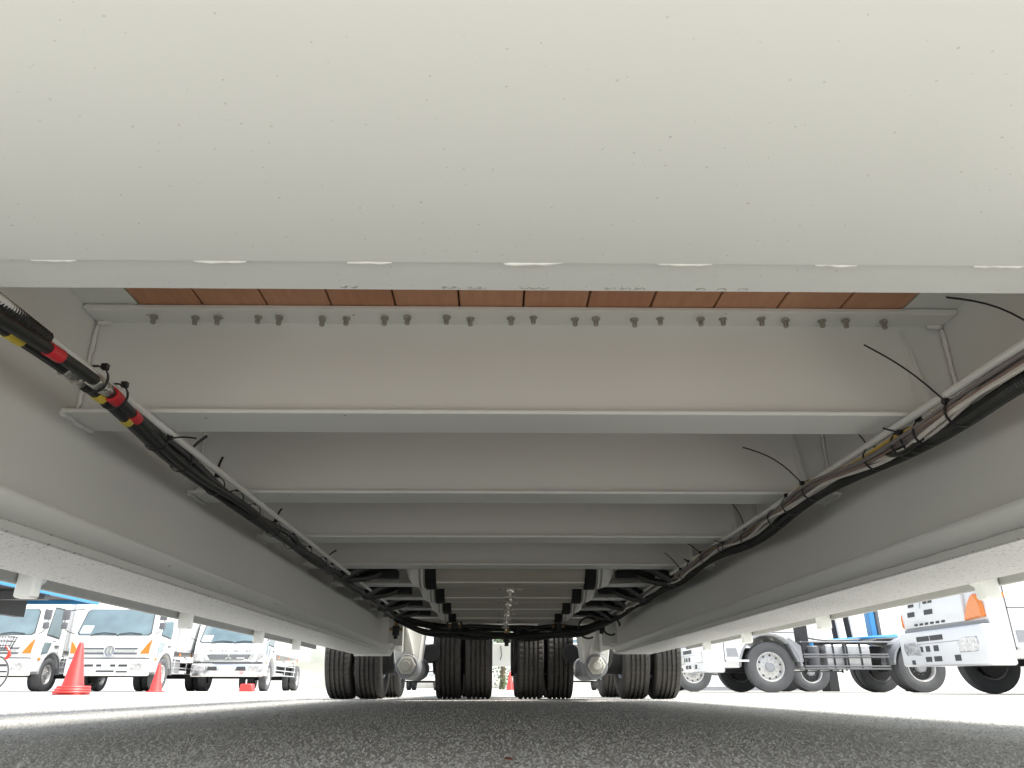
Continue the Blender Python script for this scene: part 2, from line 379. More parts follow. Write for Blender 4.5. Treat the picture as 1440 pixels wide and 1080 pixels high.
# front belly plate stitched onto the first crossmember's flange
fl = MB().box(-WEB + .001, WEB - .001, .585, .708, .4885, .4965).build('front_flange', 'paint_dots', T, bevel=.0012)
MB().box(-WEB + .002, WEB - .002, .650, .662, .497, .694).build('front_web', 'paint', fl)
pl = MB().box(-WEB + .001, WEB - .001, BP, .641, .4820, .4880).build('belly_plate', 'paint_dots', T, bevel=.0012)
def px(x, zc): return CX + (x - 697) * zc / 1040
for i, (a, c) in enumerate(((45,120),(272,342),(485,555),(706,780),(922,1000),(1145,1215),(1370,1440))):
    wob_tube((px(a, .745),   .6425, .4834), (px(c + (i*37 % 23) - 11, .745), .6425, .4834), .0021 + .0003*(i*5 % 4), 'weld_bead', pl, i)
rnd = random.Random(5)
for x in (478, 492, 618, 632, 655, 668, 728, 742, 756, 850, 872, 893, 980, 1010, 1040):
    x = px(x, .80); pts = []
    for k in range(7): pts.append((x + .0035*math.cos(k*1.1 + x*9) + .0012*k, .7015 + .0022*math.sin(k*1.9 + x*31), .4882))
    MB().tube(spline(pts, 4), .0003, 4).build('pencil_mark', 'bolt', fl)

# crossmembers
cm0 = None
for i in range(9):
    y = 1.20 + .54*i
    if cm0 is None:
        cm = MB().box(-WEB + .001, WEB - .001, -.0035, .0035, ZF + .007, ZT).build('crossmember', 'paint', T); cm.location = (0, y, 0)
        MB().box(-WEB + .001, WEB - .001, -.05, .05, ZF, ZF + .0069).build('bottom_flange', 'paint', cm, bevel=.0012)
        MB().box(-WEB + .001, WEB - .001, -.058, .058, ZT, ZT + .0085).build('top_flange', 'paint', cm, bevel=.0012)
        MB().slab([(.69, -.0036, .515), (.69, -.048, .515), (.69, -.0036, .690)], .006).build('gusset', 'paint', cm)
        for s in (-1, 1):
            wob_tube((s*(WEB - .004), -.052, ZF - .001), (s*(WEB - .004), .052, ZF - .001), .0055, 'weld_bead', cm, s)
            wob_tube((s*(WEB - .004), -.008, ZF + .02), (s*(WEB - .004), -.008, ZT - .006), .0042, 'weld_bead', cm, s+5)
            wob_tube((s*(WEB - .03), -.010, ZT - .003), (s*(WEB - .004), -.010, ZT - .003), .0045, 'weld_bead', cm, s+9)
            wob_tube((s*(WEB - .006), -.056, ZT - .001), (s*(WEB - .085), -.056, ZT - .001), .0030, 'weld_bead', cm, s+3)
        cm0 = cm
    else:
        cm = again(cm0, T, (0, y, 0))
    if i == 0:
        first = cm
PW = .1115
pk0 = None
for k in range(12):
    x = -.669 + PW*(k + .5)
    if pk0 is None:
        pk0 = MB().box(-PW/2 + .0016, PW/2 - .0016, .25, 6.0, .7045, .75).build('deck_plank', 'wood', T, bevel=.0012); pk0.location = (x, 0, 0)
    else: again(pk0, T, (x, 0, 0))
bolt0 = None; rnd = random.Random(11)
for k in range(12):
    for dx in (-.037, .034):
        x = -.669 + PW*(k + .5) + dx + rnd.uniform(-.003, .003)
        if bolt0 is None:
            m = MB(); m.cyl((0,0,ZT - .001), (0,0,ZT - .0155), .0038, n=10)
            m.cyl((0,0,ZT - .0005), (0,0,ZT - .0045), .0075, n=6)
            for q in range(4): m.cyl((0,0,ZT - .0065 - q*.0024), (0,0,ZT - .0077 - q*.0024), .0045, n=10)
            bolt0 = m.build('deck_bolt', 'bolt', first)
            bolt0.location = (x, -.032, 0)
        else: again(bolt0, first, (x, -.032 + rnd.uniform(-.004, .004), rnd.uniform(-.002, .003)))
MB().box(-.80, .80, .25, 6.0, .7535, .757).build('light_block_sheet', 'dark', T)  # unseen sheet added above the planks to stop light through the seams

# conduit rods under the flanges
for s, X in ((-1, -.57 - CX*0), (1, .68)):
    X = X + CX
    MB().tube([(X, .25 + .5*i, .4985) for i in range(10)], .0065, 10).build('tie_rod', 'paint', T)

def along(y, X, Z, amp, ph, fr):
    return Vector((X + amp*math.sin(fr*y + ph), y, Z + amp*.7*math.cos(fr*y*1.13 + ph*1.7)))
def ribbed(pts, r, name, parent):
    fine = spline(pts, 10); dense = []
    for a, b in zip(fine[:-1], fine[1:]):
        n = max(1, int((b-a).length / .0022))
        dense += [a.lerp(b, j/n) for j in range(n)]
    rad = [r if i % 2 else r*.86 for i in range(len(dense))]
    return MB().tube(dense, r, 10, rad).build(name, 'hose', parent, smooth=20)
def tie(parent, P, r, tail, bend=.25, w=.0027):
    P = Vector(P); m = MB()
    m.lathe([(r, -.0022), (r + .0016, -.0022), (r + .0016, .0022), (r, .0022), (r, -.0022)], P, 'y', 18)
    t = Vector((tail[0], 0, tail[1])); L = t.length
    hd = P + t.normalized() * (r + .003)
    m.box(hd.x - .0042, hd.x + .0042, hd.y - .004, hd.y + .004, hd.z - .0038, hd.z + .0042)
    if L > .012:
        side = Vector((t.z, 0, -t.x)).normalized()
        pts = [hd + t * (k/8) + side * L * bend * math.sin(k/8 * 3.14) * (1 if t.x < 0 else -1) * .5 + Vector((0, .012*k/8, 0)) for k in range(9)]
        m.tube(pts, w, 6, flat=.45)
    return m.build('cable_tie', 'tie', parent)

# left harness: two air hoses with red and yellow tape, a ribbed conduit, couplings
XL = -.60 + CX; ZL = .478
YJ = .93
def hoseL(y, k):
    f = 1 if y < 2.2 else .7
    return along(y, XL + .034*math.exp(-((y - .95)/.30)**2) + (-.010, .010, .002)[k]*f, ZL + (.000, -.001, .012)[k]*f, .006, k*2.1, 7.5)
ys = [.34 + .085*i for i in range(int((4.75-.34)/.085))]
h1 = MB().tube(spline([hoseL(y, 0) for y in ys], 3), .0080, 10).build('air_hose', 'hose', T)
h2 = MB().tube(spline([hoseL(y, 1) for y in ys], 3), .0083, 10).build('air_hose', 'hose', T)
cd = ribbed([hoseL(y, 2) + Vector((.004, 0, .006)) for y in [.34 + .085*i for i in range(7)]], .0102, 'ribbed_conduit', T)
MB().tube(spline([hoseL(y, 2) for y in ys if y > .86], 3), .0075, 8).build('air_hose', 'hose', T)
def band(k, y, ln, r, mat, parent):
    a = hoseL(y, k); b = hoseL(y + ln, k)
    if k == 2: a = a + Vector((.004,0,.006)); b = b + Vector((.004,0,.006))
    return MB().tube([a, a.lerp(b, .5), b], r, 14).build('marker_tape', mat, parent)
band(0, .80, .024, .0090, 'yellowtape', h1); band(0, .985, .02, .0090, 'yellowtape', h1); band(0, 1.085, .018, .0090, 'yellowtape', h1)
band(1, .835, .026, .0093, 'redtape', h2); band(1, 1.0, .026, .0112, 'redtape', h2); band(1, 1.085, .026, .0093, 'redtape', h2)
def coupling(k, y, parent):
    c = None
    for (dy, ln, r, n) in ((0, .018, .0112, 6), (.018, .010, .0085, 14), (.028, .014, .0108, 6), (.042, .012, .0075, 14)):
        a = hoseL(y + dy, k); b = hoseL(y + dy + ln, k)
        m = MB().cyl(a, b, r, n=n)
        if c is None: c = m
        else: c.add(m.v, m.f)
    return c.build('hose_coupling', 'steel', parent, bevel=.0008)
coupling(0, .905, h1); coupling(1, .945, h2)
for (y, tl) in ((1.22, (.040,.004)), (1.353, (.024,.036)), (1.54, (.002,.045)), (1.79, (.012,.036)), (1.99, (.008,.036)), (2.36, (.022,.028)), (2.57, (.03,.03)), (2.88, (.05,.05)), (.955, (.004,.006)), (1.02, (.004,.006)), (1.66, (.003,.01)), (2.18, (.004,.012)), (2.72, (.003,.01)), (3.05, (.004,.01))):
    tie(cd if y < 1.1 else h1, (hoseL(y, 0) + hoseL(y, 1)) / 2 + Vector((.002, 0, .006)), .0195 if y < 2.2 else .017, tl, .12)

# right harness: coloured wires over a ribbed black conduit
def wireR(y, k):
    X = .640 + CX*0 + .10 * max(0, .95 - y) + .004
    dx, dz = ((.010, -.008), (.002, .012), (-.008, .008), (-.014, .004), (-.006, -.002), (-.006, .015), (-.014, -.005), (.008, .012), (-.018, .010), (-.001, .006))[k]
    tw = .35*math.sin(y*5 + 1)
    dx, dz = dx*math.cos(tw) - dz*math.sin(tw), dx*math.sin(tw) + dz*math.cos(tw)
    w = Vector((X + dx + .008*math.sin(6.5*y + .8), y, .474 + dz + .006*math.sin(7.8*y + 2)))
    if k: w += Vector((.0035*math.sin(17*y + k*1.9), 0, .0035*math.cos(15*y + k*2.7)))
    return w
rc = ribbed([wireR(y, 0) for y in [.38 + .08*i for i in range(55)]], .0125, 'ribbed_conduit', T)
for k, mt in ((1, 'w_pink'), (2, 'w_grey'), (3, 'w_brown'), (4, 'w_white'), (5, 'w_yellow'), (6, 'w_white'), (7, 'w_grey'), (8, 'w_grey'), (9, 'w_white')):
    MB().tube(spline([wireR(y, k) for y in [.38 + .06*i for i in range(66)]], 3), .0036 if k != 2 else .0048, 7).build('wire', mt, T)
for (y, tl, bd) in ((.81, (-.104,.058), .22), (1.036, (-.10,.10), .1), (1.293, (-.018,.042), .1), (1.556, (-.115,.085), .2), (1.79, (-.004,.03), .1), (2.03, (-.025,.08), .15), (2.43, (-.06,.046), .05),
                    (2.94, (-.06,.05), .05), (1.13, (-.004,.01), 0), (1.17, (-.02,.012), 0), (1.20, (-.004,.01), 0), (1.68, (-.004,.01), 0), (2.2, (-.02,.01), 0), (2.24, (-.004,.01), 0), (2.6, (-.01,.01), 0), (2.75, (-.05,.06), .1)):
    tie(rc, wireR(y, 0) + Vector((-.011, 0, .009)), .0215, tl, bd)
MB().tube(spline([(wireR(1.13,0) + Vector((-.02,0,.0))), (wireR(1.17,0) + Vector((-.03,0,-.012))), (wireR(1.22,0) + Vector((-.024,0,-.004))), (wireR(1.25,0) + Vector((-.018,0,.01)))], 6), .004, 7).build('cable_loop', 'hose', T)

# air tanks between the crossmembers, seen from below
tank0 = None
for i in range(4):
    yb = 1.20 + .54*(3 + i) + .27
    if tank0 is None:
        r = .118; L = .43
        prof = [(0.0, -L), (.04, -L + .004), (.08, -L + .018), (.106, -L + .036), (.115, -L + .055), (r, -L + .065)]
        cap = prof[:]; prof = [(r, -L + .066), (r, -.09), (r, .09), (r, L - .066)]
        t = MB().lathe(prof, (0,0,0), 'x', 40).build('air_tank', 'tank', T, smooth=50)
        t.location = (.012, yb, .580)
        MB().tube([(-.30, -.060, -.1015), (0, -.060, -.1015), (.30, -.060, -.1015)], .0035, 6).build('tank_highlight', 'weld', t)  # pale raised strip standing in for the highlight along the tank
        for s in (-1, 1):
            MB().lathe([(a, s*-b) for a, b in cap], (0,0,0), 'x', 40).build('tank_end', 'tankend_lit', t, smooth=60)
            m = MB(); x = s*.318
            m.lathe([(r + .001, x - .022), (r + .005, x - .022), (r + .005, x + .022), (r + .001, x + .022)], (0,0,0), 'x', 40)
            m.build('tank_strap', 'strap', t, smooth=50)
            m = MB(); m.lathe([(r + .0012, s*.352 - .004), (r + .004, s*.352), (r + .0012, s*.352 + .004)], (0,0,0), 'x', 40); m.build('tank_seam', 'weld', t)
            m = MB(); m.box(s*.345 - .012, s*.345 + .012, -.02, .02, r - .02, .135); m.build('tank_hanger', 'paint', t)
        m = MB()
        m.cyl((0,0,-r + .004), (0,0,-r - .016), .016, n=6); m.cyl((0,0,-r - .016), (0,0,-r - .03), .010, n=12); m.cyl((-.022,0,-r - .034), (.022,0,-r - .034), .007, n=10)
        m.cyl((-.05,0,-r - .004), (.05,0,-r - .004), .003, n=6); m.cyl((.0,0,-r - .03), (.004,0,-r - .052), .006, n=8)
        m.build('drain_valve', 'steel', t, bevel=.001)
        tank0 = t
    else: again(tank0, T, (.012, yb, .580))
    for s in (-1, 1):
        yh = yb - .16
        a = hoseL(yh, 0) if s < 0 else wireR(yh, 0)
        e = Vector((.012 + s*.43, yb, .575))
        x0, x1 = xx(s*.445, s*.60); MB().box(x0, x1, yb - .03, yb + .03, .500, .535).build('tank_bracket', 'strap', T, bevel=.004)
        for q in range(2):
            mid = a.lerp(e, .5) + Vector((0, .05*q, .02 - .04*q))
            MB().tube(spline([a + Vector((0, .05*q, 0)), mid, e + Vector((-s*.02, .03*q, .03*q))], 6), .020 if q == 0 else .014, 8).build('air_hose', 'hose', T)

# drooping bundle of hoses and wires across the rear, with valves
rnd = random.Random(21)
for q in range(11):
    sag = rnd.uniform(.03, .10); yq = 4.72 + rnd.uniform(-.08, .22); r = rnd.choice((.006, .008, .010, .012))
    a = hoseL(4.6, 0) + Vector((rnd.uniform(-.02,.02), rnd.uniform(-.1,.1), rnd.uniform(-.02,.02)))
    b = wireR(4.6, 0) + Vector((rnd.uniform(-.02,.02), rnd.uniform(-.1,.1), rnd.uniform(-.02,.02)))
    pts = [a]
    for k in range(1, 8):
        t = k/8; p = a.lerp(b, t); p.z -= sag * (1 - (2*t - 1)**4) + rnd.uniform(-.012, .012); p.y = yq + rnd.uniform(-.02, .02); pts.append(p)
    pts.append(b)
    MB().tube(spline(pts, 6), r, 8).build('air_hose', 'hose', T)
for (x, z, rr) in ((.12, .40, .032), (.52, .43, .06), (-.30, .43, .05), (.66, .44, .05)):
    MB().tube([(x + rr*math.cos(a*.35), 4.72 + .004*a, z + rr*math.sin(a*.35)) for a in range(16)], .006, 7).build('hose_loop', 'hose', T)
for (x, y, z) in ((-.655, 4.75, .44), (-.30, 4.8, .46), (.02, 4.78, .40), (.34, 4.8, .46), (.60, 4.75, .47)):
    v = MB().cyl((x,y,z), (x,y,z - .055), .022, n=12).cyl((x,y,z - .055), (x,y,z - .075), .014, n=6).build('relay_valve', 'dark', T, bevel=.002)
    MB().cyl((x,y,z + .002), (x,y,z + .022), .016, n=6).cyl((x - .04,y,z - .02), (x + .04,y,z - .02), .009, n=8).build('valve_fitting', 'brass', v)
for x in (-.18, .27, .42):
    MB().box(x - .05, x + .05, 4.92, 4.93, .415, .50).build('valve_bracket', 'paint', T)

# bogies: pivot brackets, trunnions, rocking axles, dual wheels
def trunnion(s):
    x = s*.73
    m = MB().prism([(-.16, .70), (.14, .70), (.095, .30), (.06, .20), (-.06, .18), (-.10, .28)], 'y', 6.12, 6.42)
    m.v = [(x - s*v[0], v[1], v[2]) for v in m.v]
    p = m.build('pivot_bracket', 'paint', T, bevel=.008)
    MB().lathe([(.0, -.02), (.082, -.02), (.088, -.012), (.088, .16), (.098, .17), (.098, .9), (.0, .9)], (x, 6.10, .245), 'y', 36).build('pivot_housing', 'midgrey', p)
    m = MB(); m.lathe([(0, -.030), (.066, -.030), (.071, -.022), (.071, .02)], (x, 6.075, .250), 'y', 6); m.build('pivot_cap', 'hubcap', p, bevel=.006)
    m = MB(); m.lathe([(0, -.012), (.030, -.012), (.033, -.006), (.033, .006)], (x, 6.046, .250), 'y', 24); m.build('cap_disc', 'hubcap', p)
    for k in range(14):
        a = k*2*math.pi/14
        m = MB().cyl((x + .047*math.cos(a), 6.0455, .25 + .047*math.sin(a)), (x + .047*math.cos(a), 6.040, .25 + .047*math.sin(a)), .0045, n=6)
        m.build('cap_bolt', 'bolt', p)
    m = MB().prism([(-.045, .62), (-.03, .62), (.05, .33), (.035, .33)], 'y', 6.085, 6.118)
    m.v = [(x - s*v[0], v[1], v[2]) for v in m.v]; m.build('rib', 'paint', p)
    for yy in (7.0, 8.3):
        MB().cyl((x - .50, yy, .39), (x + .50, yy, .39), .06, n=20).cyl((x - .36, yy, .39), (x - .20, yy, .39), .19, n=24).cyl((x + .20, yy, .39), (x + .36, yy, .39), .19, n=24).build('axle', 'dark', p)
    m = MB().tube(spline([(x + s*.10, 6.3, .45), (x + s*.16, 6.35, .36), (x + s*.15, 6.5, .25), (x + s*.05, 6.7, .2)], 6), .01, 7); m.build('brake_hose', 'hose', p)
    MB().cyl((x - s*.15, 6.55, .36), (x - s*.15, 6.75, .37), .07, n=18).build('brake_chamber', 'dark', p, bevel=.006)
trunnion(-1); trunnion(1)

def tyre_mesh(r, w, ribs=True, mat='rubber', name='tyre', rim_r=None, nb=56):
    rim_r = rim_r or r*.575
    hw = w/2; t = hw*.86
    prof = [(rim_r, -hw*.78), (rim_r + (r-rim_r)*.2, -hw*.97), (rim_r + (r-rim_r)*.5, -hw), (r*.955, -hw*.94), (r*.985, -t)]
    q0 = len(prof)
    if ribs:
        gs = (-.56, -.19, .19, .56); gw = .075
        for gpos in gs:
            c = gpos*t*1.05; k = r*(1 - .006*abs(gpos)*2)
            prof += [(k, c - gw*t*1.2), (k - .015, c - gw*t*.8), (k - .015, c + gw*t*.8), (k, c + gw*t*1.2)]
    else:
        prof += [(r, -t*.5), (r, t*.5)]
    q1 = len(prof)
    prof += [(r*.985, t), (r*.955, hw*.94), (rim_r + (r-rim_r)*.5, hw), (rim_r + (r-rim_r)*.2, hw*.97), (rim_r, hw*.78)]
    angs = []; slot = []
    if ribs:
        for k in range(nb):
            for f, sl in ((0, 0), (.80, 0), (.86, 1), (.95, 1)): angs.append((k + f)*2*math.pi/nb); slot.append(sl)
    else:
        angs = [2*math.pi*k/48 for k in range(48)]; slot = [0]*48
    rf = lambda rr, q, j: rr - (.0030 if (slot[j] and q0 <= q < q1) else 0)
    return MB().lathe(prof, (0,0,0), 'x', angs=angs, rfun=rf)
def wheel(parent, loc, r, w, flip=1, rmat='rim', tmat='rubber', ribs=False, dual=False, name='wheel', rimcol=True):
    """flip = +1: outer face looks along +x"""
    rr = r*.575; f = flip
    hub = MB().lathe([(0, f*.10), (rr*.30, f*.10), (rr*.36, f*.085), (rr*.38, f*.0)], (0,0,0), 'x', 24).build(name, 'midgrey' if rimcol else 'dark', parent, smooth=40)
    hub.location = loc
    ty = tyre_mesh(r, w, ribs).build('tyre', tmat, hub, smooth=40)
    hw = w/2
    off = -.09 if dual else .0
    prof = [(rr*1.02, f*hw*.82), (rr*.97, f*hw*.86), (rr*.93, f*hw*.74), (rr*.88, f*(.03 + off)), (rr*.74, f*(.045 + off)), (rr*.62, f*(.06 + off)), (rr*.42, f*(.065 + off)), (rr*.30, f*(.065 + off))]
    rm = MB().lathe(prof, (0,0,0), 'x', 36).lathe([(rr*1.0, -f*hw*.85), (rr*.93, -f*hw*.7), (rr*.90, f*.02)], (0,0,0), 'x', 36).build('rim', rmat, hub, smooth=40)
    MB().cyl((-f*hw*1.25, 0, 0), (f*.0, 0, 0), rr*.84, n=24).build('brake_drum', 'dark', hub)
    m = MB()
    for k in range(10):
        a = k*2*math.pi/10 + .2; c, d = math.cos(a)*rr*.78, math.sin(a)*rr*.78
        m.cyl((f*(.038 + off), c, d), (f*(.048 + off), c, d), rr*.075, n=10)
    m.build('rim_holes', 'seam', hub)
    m = MB()
    for k in range(10):
        a = k*2*math.pi/10; c, d = math.cos(a)*rr*.52, math.sin(a)*rr*.52
        m.cyl((f*(.06 + off), c, d), (f*(.09 + off), c, d), rr*.05, n=6)
    m.build('wheel_nuts', 'steel', hub)
    return hub
w0 = None
for yy in (7.0, 8.3):
    for xc in (-1.415 + .04, -1.165 + .04, -.50 + .05, -.245 + .05, .253, .505, 1.15, 1.415):
        if w0 is None:
            w0 = wheel(T, (xc - .0, yy, .392), .392, .226, 1, 'rim', 'rubber', True, rimcol=False)
        else: again(w0, T, (xc, yy, .392))
# rear deck, rear beam and tail board
MB().box(-.42, .42, 6.25, 10.55, .90, .94).build('rear_spine', 'paint', T)
for yy in (7.65, 9.0, 10.3): MB().box(-1.46, 1.46, yy, yy + .08, .82, .899).build('rear_cross_beam', 'paint', T)
MB().box(-1.46, 1.46, 6.205, 6.245, .66, .94).build('step_wall', 'paint', T)
tb = MB().box(-1.40, 1.40, 10.6, 10.66, .36, .655).build('tail_board', 'paint', T, bevel=.006)
MB().box(-.36, -.28, 10.45, 10.599, .62, .899).box(.28, .36, 10.45, 10.599, .62, .899).build('tail_board_arm', 'paint', tb)
MB().tube([(.02, 10.58, .62), (.03, 10.57, .5), (.018, 10.57, .44)], .006, 6).build('cord', 'tie', tb)
# ------------------------------------------------------------------ trucks
def cab_truck(root, Wd=2.2, style='medium', cab_len=1.72, roof=2.45, box=None, wb=3.8, tail=1.6, tyre_r=.45, detail=True):
    hw = Wd/2; ax = 1.12 if style != 'heavy' else 1.3; tw = .24
    ar = tyre_r + .13; az = tyre_r
    zb = .50
    arch = [(ax + ar*math.cos(R(a)), az + ar*math.sin(R(a))) for a in range(15, 171, 15)]
    if style == 'heavy':
        prof = [(.10, zb), (.02, .8), (.0, 1.15), (.02, 1.55), (.10, 2.2), (.22, 2.75), (.45, 2.95), (cab_len + .3, 2.98), (cab_len + .35, .95)] + arch + [(.62, zb)]
        wl_, wh = (.04, 1.75), (.16, 2.5)
    elif style == 'round':
        prof = [(.06, zb), (.02, .8), (.0, 1.05), (.07, 1.40), (.36, 2.10), (.52, 2.30), (.85, 2.38), (cab_len, 2.38), (cab_len, .95)] + arch + [(.50, zb)]
        wl_, wh = (.07, 1.40), (.36, 2.10)
    else:
        prof = [(.06, zb), (.01, .8), (.0, 1.1), (.05, 1.44), (.33, 2.22), (.46, 2.38), (.8, 2.46), (cab_len - .06, 2.46), (cab_len, 2.40), (cab_len, .95)] + arch + [(.50, zb)]
        wl_, wh = (.05, 1.44), (.33, 2.22)
    cab = MB().prism(prof, 'x', -hw, hw).build('cab', 'white', root, bevel=.045, seg=3, smooth=40)
    # wheel wells
    for s in (-1, 1):
        pts = []
        m = MB(); n = 12
        ring = [(ax + (ar + .001)*math.cos(R(a)), az + (ar + .001)*math.sin(R(a))) for a in range(0, 181, 15)]
        out = [(ax + (ar + .05)*math.cos(R(a)), az + (ar + .05)*math.sin(R(a))) for a in range(180, -1, -15)]
        x0, x1 = xx(s*(hw - .25), s*(hw + .012)); m.prism(ring + out, 'x', x0, x1)
        m.build('wheel_arch', 'white' if style == 'round' else 'midgrey', cab, bevel=.008)
    # windscreen on the raked front
    (ya, za), (yb_, zb_) = wl_, wh
    def F(x, t, off=0.0):
        d = Vector((0, yb_ - ya, zb_ - za)); n = Vector((0, -(zb_ - za), yb_ - ya)).normalized()
        p = Vector((x, ya, za)) + d*t + n*off; return p
    def wscreen(i, o, th, nm, mt):
        a, b = hw - .10 - i, hw - .19 - i
        t0, t1 = .03 + i*.6, .96 - i*.6; r = .07
        P = [(-a + r, t0), (a - r, t0), (a, t0 + .07), (b + .02, t1 - .08), (b - r, t1), (-b + r, t1), (-b - .02, t1 - .08), (-a, t0 + .07)]
        return MB().slab([F(x, t, o) for x, t in P], th).build(nm, mt, cab)
    wscreen(0.0, .001, .008, 'windscreen_seal', 'seam'); ws = wscreen(.028, .006, .008, 'windscreen', 'glass')
    if detail:
        if style != 'heavy':
            MB().slab([F(-hw + .17, .10, .0145), (F(-hw + .46, .10, .0145)), F(-hw + .50, .36, .0145), F(-hw + .20, .36, .0145)], .001).build('paper_sheet', 'paper', ws)
        for (x0, x1) in ((-hw*.55, hw*.05), (hw*.08, hw*.68)):
            MB().tube([F(x0, -.02, .03), F(x0 + .08, .06, .04), F((x0+x1)/2, .11, .035), F(x1, .07, .03)], .012, 6).build('wiper', 'dark', cab)
    # side windows, door gaps, handles
    for s in (-1, 1):
        X = s*hw
        def side(poly, th, nm, mt, par=cab, o=.0015):
            a, b = xx(X + s*o, X + s*(o + th)); return MB().prism(poly, 'x', a, b).build(nm, mt, par)
        if style == 'heavy':
            side([(.42, 1.72), (1.35, 1.62), (1.35, 2.42), (.62, 2.42)], .006, 'side_window', 'glass')
            side([(.30, .62), (.315, .62), (.315, 1.6), (.30, 1.6)], .003, 'door_gap', 'seam')
            side([(.30, 1.22), (1.9, 1.22), (1.9, 1.232), (.30, 1.232)], .003, 'panel_gap', 'seam')
            side(rrect(.12, .30, 1.38, 1.45, .02), .02, 'side_marker', 'orange')
            side([(.32, .62), (.80, .62), (.80, .66), (.32, .66)], .10, 'step', 'white'); side([(.36, .72), (.62, .72), (.58, .9), (.36, .9)], .004, 'step_recess', 'midgrey')
        else:
            dr = side([(.56, 1.52), (1.28, 1.46), (1.30, 1.6), (1.28, 2.24), (.74, 2.24)] if style != 'round' else [(.50, 1.40), (1.25, 1.38), (1.27, 1.6), (1.24, 2.14), (.76, 2.14)], .006, 'side_window', 'glass')
            side([(.52, 1.485), (1.32, 1.42), (1.34, 1.6), (1.31, 2.28), (.72, 2.28)] if style != 'round' else [(.46, 1.365), (1.29, 1.345), (1.31, 1.6), (1.27, 2.18), (.74, 2.18)], .003, 'window_seal', 'seam')
            if style == 'round':
                side([(.12, 1.02), (.36, 1.10), (.46, 1.36), (.30, 1.62), (.16, 1.40)], .006, 'corner_window', 'glass')
                side([(.52, 1.30), (.85, 1.30), (.70, 1.02), (.54, 1.00)], .006, 'safety_window', 'glass')
            else:
                side([(.42, .96), (.78, 1.02), (.92, 1.30), (.50, 1.30)], .006, 'safety_window', 'glass')
            side([(.44, .9), (.452, .9), (.452, 1.5), (.44, 1.5)], .003, 'door_gap', 'seam'); side([(1.38, .98), (1.392, .98), (1.392, 2.3), (1.38, 2.3)], .003, 'door_gap', 'seam')
            side(rrect(1.12, 1.34, 1.20, 1.25, .015), .025, 'door_handle', 'darkgrey')
            side(rrect(.30, .44, .82, .88, .02), .02, 'side_marker', 'orange')
            side([(.95, 1.34), (1.15, 1.34), (1.15, 1.37), (.95, 1.37)], .003, 'badge', 'midgrey')
        # mirrors
        if style != 'heavy':
            y0 = .06
            m = MB().tube(spline([(X - s*.06, .30, 2.18), (X + s*.18, .05, 2.12), (X + s*.24, -.06, 1.95), (X + s*.20, -.04, 1.62), (X - s*.02, .12, 1.50)], 5), .013, 6)
            arm = m.build('mirror_arm', 'dark', cab)
            for (z0, z1, ww) in ((1.86, 2.14, .10), (1.62, 1.80, .085)):
                xm = X + s*.22
                m = MB().box(xm - ww, xm + ww, -.12, -.055, z0, z1); m.build('mirror', 'darkgrey' if style != 'round' else 'chrome', arm, bevel=.03, seg=2)
    # front
    if style == 'medium':
        MB().box(-hw + .02, hw - .02, -.10, .16, .40, .84).build('bumper', 'white', root, bevel=.05, seg=3)
        MB().box(-hw + .03, hw - .03, -.012, .05, .845, .87).build('bumper_gap', 'seam', root)
        gr = MB().box(-.78, .78, -.035, .0, .93, 1.16).build('grille', 'white', root, bevel=.015)
        for z in (.955, 1.085): MB().prism([(-.74, z), (.74, z), (.78, z + .055), (-.78, z + .055)], 'y', -.040, -.034).build('grille_slot', 'darkgrey', gr)
        MB().prism([(-.70, 1.03), (.70, 1.03), (.72, 1.07), (-.72, 1.07)], 'y', -.045, -.034).build('grille_bar', 'chrome', gr)
        em = MB().lathe([(.135, -.012), (.155, -.02), (.155, .0)], (0, -.05, 1.055), 'y', 28).build('emblem', 'chrome', gr)
        MB().lathe([(0, -.006), (.136, -.006), (.136, .0)], (0, -.05, 1.055), 'y', 28).build('emblem_disc', 'midgrey', gr)
        for sx in (-1, 1): MB().prism([(sx*.03, .96), (sx*.075, 1.0), (sx*.06, 1.11), (sx*.095, 1.15), (sx*.03, 1.13)], 'y', -.064, -.055).build('emblem_mark', 'chrome', gr)
        MB().box(-.05, .05, -.063, -.0565, 1.04, 1.065).build('emblem_mark', 'chrome', gr)
        for s in (-1, 1):
            MB().prism([(s*.82, .98), (s*(hw - .06), .98), (s*(hw - .03), 1.36), (s*.98, 1.22)], 'y', -.03, .03).build('turn_signal', 'orange', root, bevel=.01)
            MB().prism([(s*.66, .56), (s*(hw - .18), .56), (s*(hw - .12), .74), (s*.72, .74)], 'y', -.115, -.09).build('headlight', 'lens', root, bevel=.015)
            for (x0, x1) in ((.12, .26), (.34, .58)): a, b = xx(s*x0, s*x1); MB().box(a, b, -.106, -.09, .64, .70).build('bumper_slot', 'seam', root)
        MB().box(-.24, .24, -.106, -.09, .50, .545).build('bumper_slot', 'seam', root); MB().box(.30, .60, -.106, -.09, .49, .53).build('bumper_slot', 'seam', root)
    elif style == 'round':
        MB().prism([(-hw + .01, .42), (hw - .01, .42), (hw - .005, .80), (-hw + .005, .80)], 'y', -.12, .15).build('bumper', 'chrome', root, bevel=.05, seg=3)
        MB().box(-hw + .03, hw - .03, -.014, .05, .81, .85).build('bumper_gap', 'seam', root)
        gr = MB().prism([(-.72, .90), (.72, .90), (.80, 1.10), (-.80, 1.10)], 'y', -.03, .01).build('grille', 'chrome', root, bevel=.01)
        MB().prism([(-.58, .925), (.58, .925), (.68, 1.075), (-.68, 1.075)], 'y', -.036, -.029).build('grille_mesh', 'darkgrey', gr)
        for k in range(4): MB().box(-.60, .60, -.040, -.035, .945 + k*.034, .957 + k*.034).build('grille_bar', 'midgrey', gr)
        MB().box(.25, .50, -.042, -.0365, .96, .985).build('grille_badge', 'plate', gr)
